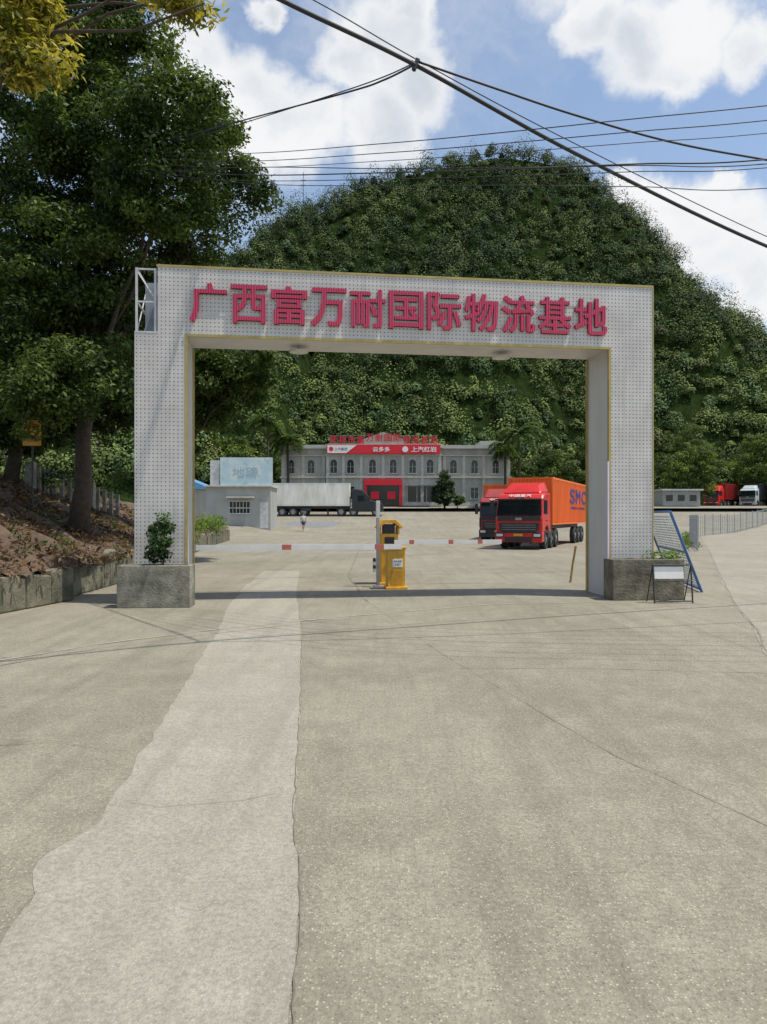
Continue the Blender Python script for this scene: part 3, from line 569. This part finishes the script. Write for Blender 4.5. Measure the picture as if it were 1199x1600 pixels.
def window(x,y,z,w,h,arch=True):
    m=MB(); m.b2((x-w/2,y-.03,z),(x+w/2,y-.004,z+h))
    if arch: m.prism([(x+w/2*math.cos(a),z+h+w/2*math.sin(a)) for a in np.linspace(0,math.pi,9)],y-.03,y-.004,axis='y')
    g=m.build('window',M_glass,E); f=MB()
    for sx in (-1,1): f.b2((x+sx*(w/2+.04)-.04,y-.1,z),(x+sx*(w/2+.04)+.04,y-.0045,z+h))
    f.b2((x-.025,y-.05,z),(x+.025,y-.031,z+h)); f.b2((x-w/2,y-.05,z+h*.6),(x+w/2,y-.031,z+h*.6+.04))
    if arch:
        A_=np.linspace(0,math.pi,9); f.prism([(x+(w/2+.08)*math.cos(a),z+h+(w/2+.08)*math.sin(a)) for a in A_]+[(x+w/2*math.cos(a),z+h+w/2*math.sin(a)) for a in A_[::-1]],y-.1,y-.0045,axis='y')
    else: f.b2((x-w/2-.08,y-.1,z+h),(x+w/2+.08,y-.0045,z+h+.08))
    f.build('frame',M_trimc,g); s=MB(); s.b2((x-w/2-.18,y-.18,z-.12),(x+w/2+.18,y-.0046,z-.002)); s.build('sill',M_trimc,g)
for px_ in (523,549,583,615,645,672): window((px_-600)/11.5,0,4.4,.9,1.4)
for px_ in (456,487,709,742,775): window((px_-600)/11.5,.9,4.4,.9,1.4)
for px_ in (523,548): window((px_-600)/11.5,0,.9,1.2,1.7,False)
for px_ in (456,487,706,742,775): window((px_-600)/11.5,.9,1.0,1.0,1.5,False)
b=MB(); b.b2((-2.6,-.5,0),(-2.2,-.26,3.2)); b.b2((2.1,-.5,0),(2.5,-.26,3.2)); b.b2((-2.6,-.7,2.75),(2.5,-.26,3.55)); b.b2((-2.19,-.27,0),(2.09,-.205,2.74),1); b.b2((-1.7,-.32,.9),(-.6,-.28,1.9)); b.b2((.5,-.32,.9),(1.6,-.28,1.9)); b.build('entrance',[M_banner,M_glass],E,label='red framed shop entrance')
b=MB(); b.b2((3.2,-.05,.1),(7.1,-.01,2.6)); b.build('shop_window',M_glass,E)
b=MB()
for x in (3.2,4.5,5.8,7.1): b.b2((x-.05,-.12,.1),(x+.05,-.051,2.68))
b.b2((3.0,-1.1,2.7),(7.3,-.26,2.85)); b.build('canopy',M_steel,E)
b=MB(); b.b2((-7.6,-.55,6.95),(7.6,-.47,8.18)); B1=b.build('banner',M_banner,E)
text('lettering','云多多',M_white,B1,(-.3,-.58,7.55),(math.pi/2,0,0),w=2.3,h=.65,ext=.01,bold=.02); text('lettering','上汽红岩',M_white,B1,(5.4,-.58,7.55),(math.pi/2,0,0),w=3.4,h=.72,ext=.01,bold=.02)
MB().prism([(-7.5,7.05),(-5.0,7.05),(-3.6,8.1),(-7.5,8.1)],-.575,-.556,axis='y').build('emblem',M_white,B1); text('lettering','上汽集团',M_dark,B1,(-5.7,-.585,7.6),(math.pi/2,0,0),w=1.7,h=.4,ext=.004); MB().tube([(2.9,-.58,7.55),(2.9,-.56,7.55)],.4,16).build('emblem',M_white,B1); MB().tube([(-7.0,-.59,7.6),(-7.0,-.58,7.6)],.3,16).build('emblem',M_banner,B1)
rt='凭祥市富万耐国际物流基地'
for i,ch in enumerate(rt): text('roof_lettering',ch,M_roofred,E,(-6.75+i*1.23,.2,8.9+(.3 if 4<=i<=7 else 0)),(math.pi/2,0,0),w=1.02,h=1.05,ext=.05,bold=.025)
b=MB()
for i in range(15): b.b2((-7.2+i*1.03-.02,.3,Hh+.1),(-7.2+i*1.03+.02,.34,9.5))
for z in (8.6,9.45): b.b2((-7.3,.27,z),(7.3,.299,z+.04))
b.build('sign_frame',M_steel,E)
# weighbridge office
e=empty('weighbridge_office',(-15.7,65,.85),(0,0,.03),label='small pale single-storey weighbridge office with a painted roof board',category='building')
b=MB(); b.b2((0,0,-.6),(5.7,5,3.35)); b.build('wall',mat('pale_grey_wall',(.40,.40,.37),.85,var=.25,scale=.8,streak=3),e)
b=MB(); b.b2((-.1,-.4,3.35),(5.85,5.3,3.5)); b.b2((1.9,-.8,2.35),(4.3,-.01,2.48)); b.build('eaves',M_trimc,e,bevel=.02)
b=MB(); b.b2((2.1,-.03,1.0),(3.9,-.004,2.1)); g=b.build('window',M_glass,e)
b=MB()
for x in np.linspace(2.1,3.9,7): b.b2((x-.02,-.09,1.0),(x+.02,-.031,2.1))
for z in (1.0,1.5,2.1): b.b2((2.0,-.1,z-.04),(4.0,-.091,z+.04))
b.build('frame',M_frame,g)
b=MB(); b.b2((4.75,-.03,-.3),(5.5,-.004,2.0)); b.build('door',M_frame,e)
mm=bpy.data.materials.new('mural_paint'); mm.use_nodes=True; N,L=nt(mm); tc=N.new('ShaderNodeTexCoord').outputs['Object']; k=noise(N,L,tc,.7,3,.5); k2=noise(N,L,tc,1.6,4,.55)
L.new(mixc(N,L,rmp(N,L,k2,.58,.68,0,.45),mixc(N,L,rmp(N,L,k,.38,.62),(.66,.71,.70),(.44,.60,.64)),(.26,.40,.38)),N['Principled BSDF'].inputs['Base Color'])
b=MB(); b.b2((1.3,-.2,3.51),(5.9,-.1,5.95)); g=b.build('roof_board',mm,e)
b=MB(); b.b2((.4,-.05,3.51),(1.2,.05,5.7)); b.build('roof_box',M_frame,e)
text('lettering','地磅',mat('teal_lettering',(.34,.49,.53),.5,var=.1),g,(3.5,-.21,4.7),(math.pi/2,0,0),w=2.2,h=.9,ext=.01)
b=MB()
for x in (1.5,3.6,5.7): b.tube([(x,-.09,5.8),(x,1.6,3.5)],.04,6)
b.build('brace',M_steel,e)
e=MB(); e.b2((0,0,-.4),(6,4,2.6)); o=e.build('storage_shed',M_stone,loc=(-24,76,1.8),label='low shed with a blue metal roof behind the weighbridge office',category='shed')
e=MB(); e.prism([(-.4,2.6),(3,4.0),(6.4,2.6)],-.3,4.3,axis='y'); e.build('roof',mat('blue_roof',(.12,.30,.50),.5,var=.2),o)
o=MB().b2((0,0,0),(5.0,4,2.1)).build('roadside_shed',mat('pale_shed',(.36,.36,.33),.8,var=.3),loc=(37.6,99,2.95),label='low grey roadside shed with a flat pale roof',category='shed')
MB().b2((-.3,-.4,2.1),(5.3,4.3,2.3)).build('roof',M_frame,o)
for i in range(3): MB().b2((.4+i*1.6,-.04,.7),(1.3+i*1.6,-.004,1.5)).build('window',M_glass,o)
# fences
def railing(name,pts,h,sp,m,label,r=.012,posts=2.4,zf=None,cat='fence'):
    b=MB()
    for a,c in zip(pts[:-1],pts[1:]):
        A_=Vector(a);C_=Vector(c); L_=(C_-A_).length; n=int(L_/sp)
        for i in range(n+1):
            p=A_.lerp(C_,i/n); pst=(i%max(1,int(posts/sp))==0); z=zf(p.x,p.y); rr_=r*(2.2 if pst else 1)
            b.box((p.x,p.y,z+(h*1.05 if pst else h)/2+.03),(rr_*2,rr_*2,(h*1.05 if pst else h)-.02))
        m_=max(1,int(L_/2))
        for f in (.12,.5,.95):
            for i in range(m_):
                p=A_.lerp(C_,i/m_);q=A_.lerp(C_,(i+1)/m_); b.tube([(p.x,p.y+.03,zf(p.x,p.y)+h*f),(q.x,q.y+.03,zf(q.x,q.y)+h*f)],.022,4,cap=False)
    return b.build(name,m,label=label,category=cat)
railing('fence',[(14.5,34),(17.5,42),(23.8,56),(42.5,80),(60,100)],1.6,.6,mat('grey_fence_paint',(.30,.34,.36),.5,var=.2),'pale grey steel railing fence following the road edge',.015,zf=lambda x,y:fz(y))
railing('balustrade',[(-11.6,24.2),(-9.9,27.4)],.95,.28,mat('weathered_white',(.34,.32,.27),.8,var=.4,dirt=(.12,.12,.09)),'weathered pale balustrade fence along the top of the bank',.06,zf=lambda x,y:max(bankz(x,y)-.1,1))
# yellow sign
e=empty('warning_sign',(-9.55,20,2.25),(0,0,.1),label='small yellow warning board on a post half hidden by leaves',category='sign')
b=MB(); b.tube([(0,.03,-.7),(0,.03,2.5)],.025,8); b.build('post',M_dark,e)
b=MB(); b.b2((-.24,-.03,1.3),(.24,-.0,2.0)); b.build('board',mat('orange_yellow_board',(.70,.34,.02),.5,var=.3),e,bevel=.01)
text('lettering','富方',M_redd,e,(0,-.035,1.83),(math.pi/2,0,0),w=.38,h=.18,ext=.003); text('lettering','地磅',M_dark,e,(0,-.035,1.5),(math.pi/2,0,0),w=.38,h=.18,ext=.003)
b=MB(); b.tube([(0,-.01,2.25),(0,-.03,2.25)],.17,24,0); b.tube([(0,-.031,2.25),(0,-.034,2.25)],.11,24,1); b.build('round_sign',[M_redd,M_steel],e)
# ---------------- cables
M_cable=mat('cable',(.02,.02,.022),.6,var=.2)
def cable(pts,r,label):
    P=np.array(pts); tt=np.linspace(0,1,70)
    def cr(t_):
        s=t_*(len(P)-1); i=min(int(s),len(P)-2); u=s-i; p0=P[max(i-1,0)];p1=P[i];p2=P[i+1];p3=P[min(i+2,len(P)-1)]
        return .5*((2*p1)+(-p0+p2)*u+(2*p0-5*p1+4*p2-p3)*u*u+(-p0+3*p1-3*p2+p3)*u**3)
    b=MB(); b.tube([tuple(cr(q)) for q in tt],r,6); b.build('overhead_cable',M_cable,smooth=True,label=label,category='cable',group='overhead cables crossing above the gate')
def pc(l): return [PX(*q) for q in l]
cable(pc([(-100,-290,6.0),(170,-140,6.9),(440,0,8),(650,102,9),(900,240,10.2),(1199,385,12),(1500,500,14)]),.026,'thick black cable slung diagonally above the gate')
cable(pc([(-100,-300,6.2),(200,-150,7.2),(490,0,8.3),(655,95,9.05),(880,215,10.3),(1199,370,12.3),(1500,500,14.5)]),.007,'thin wire running beside the thick cable')
cable(pc([(655,97,9),(780,140,9.1),(900,180,9.3),(1050,222,9.6),(1199,250,10),(1500,300,11)]),.014,'black cable bundle branching off the tie point')
cable(pc([(650,100,9),(600,125,9.6),(540,145,10.5),(380,188,14),(280,215,17),(200,232,20),(60,260,25)]),.012,'black cable bundle branching off the tie point')
cable(pc([(652,96,9),(600,120,9.7),(520,148,10.8),(375,194,14.2),(280,222,17.2),(200,240,20),(60,268,25)]),.008,'thin black wire below the cable bundle')
for i,(l,m_,r_,rad) in enumerate([(232,240,165,.005),(240,252,188,.005),(248,262,208,.004),(252,273,249,.008),(262,282,262,.005),(236,285,294,.005),(285,262,256,.006)]):
    d=8.2+i*.33
    cable(pc([(60,l,26),(200,(l+m_)/2,19),(370,m_,13.5),(600,m_*.75+r_*.25+3,d+1.8),(800,(m_+r_)/2+3*(m_>r_),d+.5),(1000,(m_+3*r_)/4+1*(m_>r_),d),(1199,r_,d-.2),(1700,r_-55,d-.5)]),rad*1.15,'thin black overhead wire strung level across the road')
b=MB(); p=Vector(PX(650,101,9)); b.box(p,(.05,.05,.14),rot=Euler((0,.4,0)).to_matrix()); b.tube([p+Vector((-.05,0,.05)),p+Vector((.07,0,-.03))],.018,6); b.tube([p+Vector((-.03,0,-.08)),p+Vector((0,0,.0))],.012,6); b.build('cable_clamp',M_dark,label='black clamp tying the overhead cables together',category='clamp')
b=MB(); zt=float(hillz(np.array(-25.),np.array(226.)));  b.tube([(0,0,-1),(0,0,14)],[.25,.12],6)
for z in (10,11.5,13): b.b2((-.8,-.05,z),(.8,.05,z+.12))
b.build('radio_mast',M_steel,loc=(-24.6,226,zt),label='thin radio mast standing on the wooded ridge',category='mast')
# ---------------- person
M_skin=mat('skin',(.42,.24,.16),.6,var=.1); M_shirt=mat('pale_shirt',(.45,.48,.55),.8,var=.15); M_short=mat('dark_shorts',(.05,.06,.09),.85,var=.2); M_hair=mat('hair',(.02,.017,.015),.7,var=.2)
V=[(0,0,.92),(0,0,1.1),(0,-.01,1.32),(0,0,1.42),(0,-.01,1.5),(0,-.02,1.6),(0,-.02,1.66)]
E_=[(0,1),(1,2),(2,3),(3,4),(4,5),(5,6)]; R=[(.15,.11),(.13,.1),(.15,.1),(.06,.06),(.055,.06),(.078,.095),(.06,.075)]
def ch(start,pts,rs):
    i=start
    for p,r_ in zip(pts,rs): V.append(p);R.append(r_);E_.append((i,len(V)-1)); i=len(V)-1
    return i
for sx,sw in ((-1,1),(1,-1)):
    ch(0,[(sx*.09,-.01*sw,.86),(sx*.10,-.14*sw,.49),(sx*.10,-.16*sw+(.12 if sw<0 else 0),.09),(sx*.11,-.26*sw+(.08 if sw<0 else 0),.04)],[.085,.058,.038,.04])
    h=ch(2,[(sx*.19,0,1.36),(sx*.25,.06*sw,1.1),(sx*.27,-.02*sw,.86),(sx*.275,-.03*sw,.80)],[.055,.042,.028,.032])
    for q,(dy,l) in enumerate(((-.03,.07),(-.01,.085),(.01,.08),(.03,.065))): ch(h,[(sx*.275,-.03*sw+dy,.76),(sx*.27,-.03*sw+dy,.76-l*.5),(sx*.262,-.03*sw+dy,.76-l)],[.009,.009,.008])
    ch(h,[(sx*.262,-.075*sw,.785),(sx*.255,-.085*sw,.75)],[.01,.009])
px_,pd=-7.3,67; e=empty('person',(px_,pd,fz(pd)+.0),(0,0,.5),label='person in a pale shirt and dark shorts walking across the yard',category='person')
def mkskin(name,V_,E2,R_,m_):
    me=bpy.data.meshes.new(name); me.from_pydata(V_,E2,[]); me.materials.append(m_); o=bpy.data.objects.new(name,me); COL.objects.link(o); o.parent=e
    o.modifiers.new('s','SKIN')
    if not me.skin_vertices:
        bm=bmesh.new(); bm.from_mesh(me); bm.verts.layers.skin.verify(); bm.to_mesh(me); bm.free()
    for i,q in enumerate(R_): me.skin_vertices[0].data[i].radius=q if isinstance(q,tuple) else (q,q)
    me.skin_vertices[0].data[0].use_root=True
    u=o.modifiers.new('u','SUBSURF'); u.levels=1; u.render_levels=1; return o
mkskin('body',V,E_,R,M_skin)
mkskin('shirt',[(0,0,.95),(0,0,1.12),(0,-.01,1.33),(0,0,1.42),(-.19,0,1.37),(-.235,.04,1.18),(.19,0,1.37),(.235,-.04,1.18)],[(0,1),(1,2),(2,3),(2,4),(4,5),(2,6),(6,7)],[(.17,.13),(.155,.125),(.17,.125),.08,.075,.065,.075,.065],M_shirt)
mkskin('shorts',[(0,0,.95),(-.09,-.01,.86),(-.105,-.11,.56),(.09,.01,.86),(.105,.11,.56)],[(0,1),(1,2),(0,3),(3,4)],[(.165,.13),.105,.085,.105,.085],M_short)
mkskin('hair',[(0,.01,1.63),(0,.0,1.70),(0,.04,1.60)],[(0,1),(0,2)],[(.085,.095),(.06,.07),(.07,.06)],M_hair)
# ---------------- world
w=bpy.data.worlds.new('World'); sc.world=w; w.use_nodes=True; N=w.node_tree.nodes; L=w.node_tree.links; bg=N['Background']
SD=Vector((.36,-.08,.93)).normalized(); el=math.asin(SD.z); az=math.atan2(SD.x,SD.y)
sky=N.new('ShaderNodeTexSky'); sky.sky_type='NISHITA'; sky.sun_disc=False; sky.sun_elevation=el; sky.sun_rotation=az; sky.air_density=1.0; sky.dust_density=.8; sky.ozone_density=1.5
tc=N.new('ShaderNodeTexCoord').outputs['Generated']
def vm(op,a,b=None,sc_=None):
    n=N.new('ShaderNodeVectorMath'); n.operation=op
    for i,x in enumerate((a,b)):
        if x is None: continue
        if isinstance(x,(tuple,Vector)): n.inputs[i].default_value=tuple(x)
        else: L.new(x,n.inputs[i])
    if sc_ is not None: n.inputs['Scale'].default_value=sc_
    return n
wn=N.new('ShaderNodeTexNoise'); wn.inputs['Scale'].default_value=6; wn.inputs['Detail'].default_value=8; wn.inputs['Roughness'].default_value=.6; L.new(tc,wn.inputs['Vector'])
off=vm('SCALE',vm('SUBTRACT',wn.outputs['Color'],(.5,.5,.5)).outputs[0],None,.14).outputs[0]; dv=vm('ADD',tc,off).outputs[0]
cl=[(320,120,75),(290,70,40),(410,150,75),(470,200,70),(560,90,62),(620,50,85),(660,130,65),(590,190,80),(650,-10,50),(400,215,60),(420,-10,30),
    (940,20,60),(1010,60,80),(1100,40,80),(1170,90,50),(1050,110,50),(1010,300,40),(1070,340,60),(1130,390,80),(1190,440,90),(1110,290,25),
    (250,-220,150),(900,-260,190),(-200,100,160),(1500,100,180),(-500,400,220),(1900,300,220)]
cur=None
for (x,y,r_) in cl:
    v=Vector(((x-599.5)/F,1,(HZ-y)/F)); Lc=v.length; v.normalize(); rr_=r_/F/Lc*1.12
    d=vm('DISTANCE',dv,v).outputs['Value']; k=math_(N,L,'SUBTRACT',1.0,math_(N,L,'DIVIDE',d,rr_))
    cur=k if cur is None else math_(N,L,'MAXIMUM',cur,k)
g=noise(N,L,dv,2.2,5,.6); gen=math_(N,L,'MULTIPLY',math_(N,L,'SUBTRACT',g,.60),4.0)
yy=N.new('ShaderNodeSeparateXYZ'); L.new(tc,yy.inputs[0]); bk=rmp(N,L,yy.outputs[1],.55,.2,0,1)
cur=math_(N,L,'MAXIMUM',cur,math_(N,L,'SUBTRACT',math_(N,L,'MULTIPLY',gen,bk),math_(N,L,'MULTIPLY',math_(N,L,'SUBTRACT',1.0,bk),1.0)))
dn=noise(N,L,tc,11,8,.6); cov=math_(N,L,'ADD',cur,math_(N,L,'MULTIPLY',math_(N,L,'SUBTRACT',dn,.5),1.1))
mask=rmp(N,L,cov,-.18,.42)
wisp=rmp(N,L,noise(N,L,dv,3.0,7,.65),.45,.8,0,.45); mask=math_(N,L,'MAXIMUM',mask,wisp)
sh=noise(N,L,dv,5,5,.55); shade=math_(N,L,'MULTIPLY',rmp(N,L,sh,.40,.66,0,1),rmp(N,L,cov,.15,.8,.1,1))
cc_=mixc(N,L,shade,(9.2,9.3,9.4),(6.2,6.7,7.4))
skyb=mixc(N,L,1.0,sky.outputs[0],(1.75,1.75,1.7),'MULTIPLY')
skyc=mixc(N,L,.10,skyb,(7,7.5,8.0))
L.new(mixc(N,L,mask,skyc,cc_),bg.inputs['Color']); bg.inputs['Strength'].default_value=.1
sl=bpy.data.lights.new('sun','SUN'); sl.energy=4.5; sl.angle=math.radians(.5); sl.color=(1,.95,.85); so=bpy.data.objects.new('sun',sl); COL.objects.link(so); so.rotation_euler=SD.to_track_quat('Z','Y').to_euler()
# ---------------- camera
cd=bpy.data.cameras.new('camera'); co=bpy.data.objects.new('camera',cd); COL.objects.link(co); co.location=(0,0,CH); co.rotation_euler=(math.pi/2,0,0); cd.lens=F/1600*36; cd.sensor_width=36; cd.shift_y=6/1600; cd.clip_end=5000; cd.clip_start=.05
sc.camera=co
sc.view_settings.view_transform='Standard'; sc.view_settings.look='None'; sc.view_settings.exposure=0
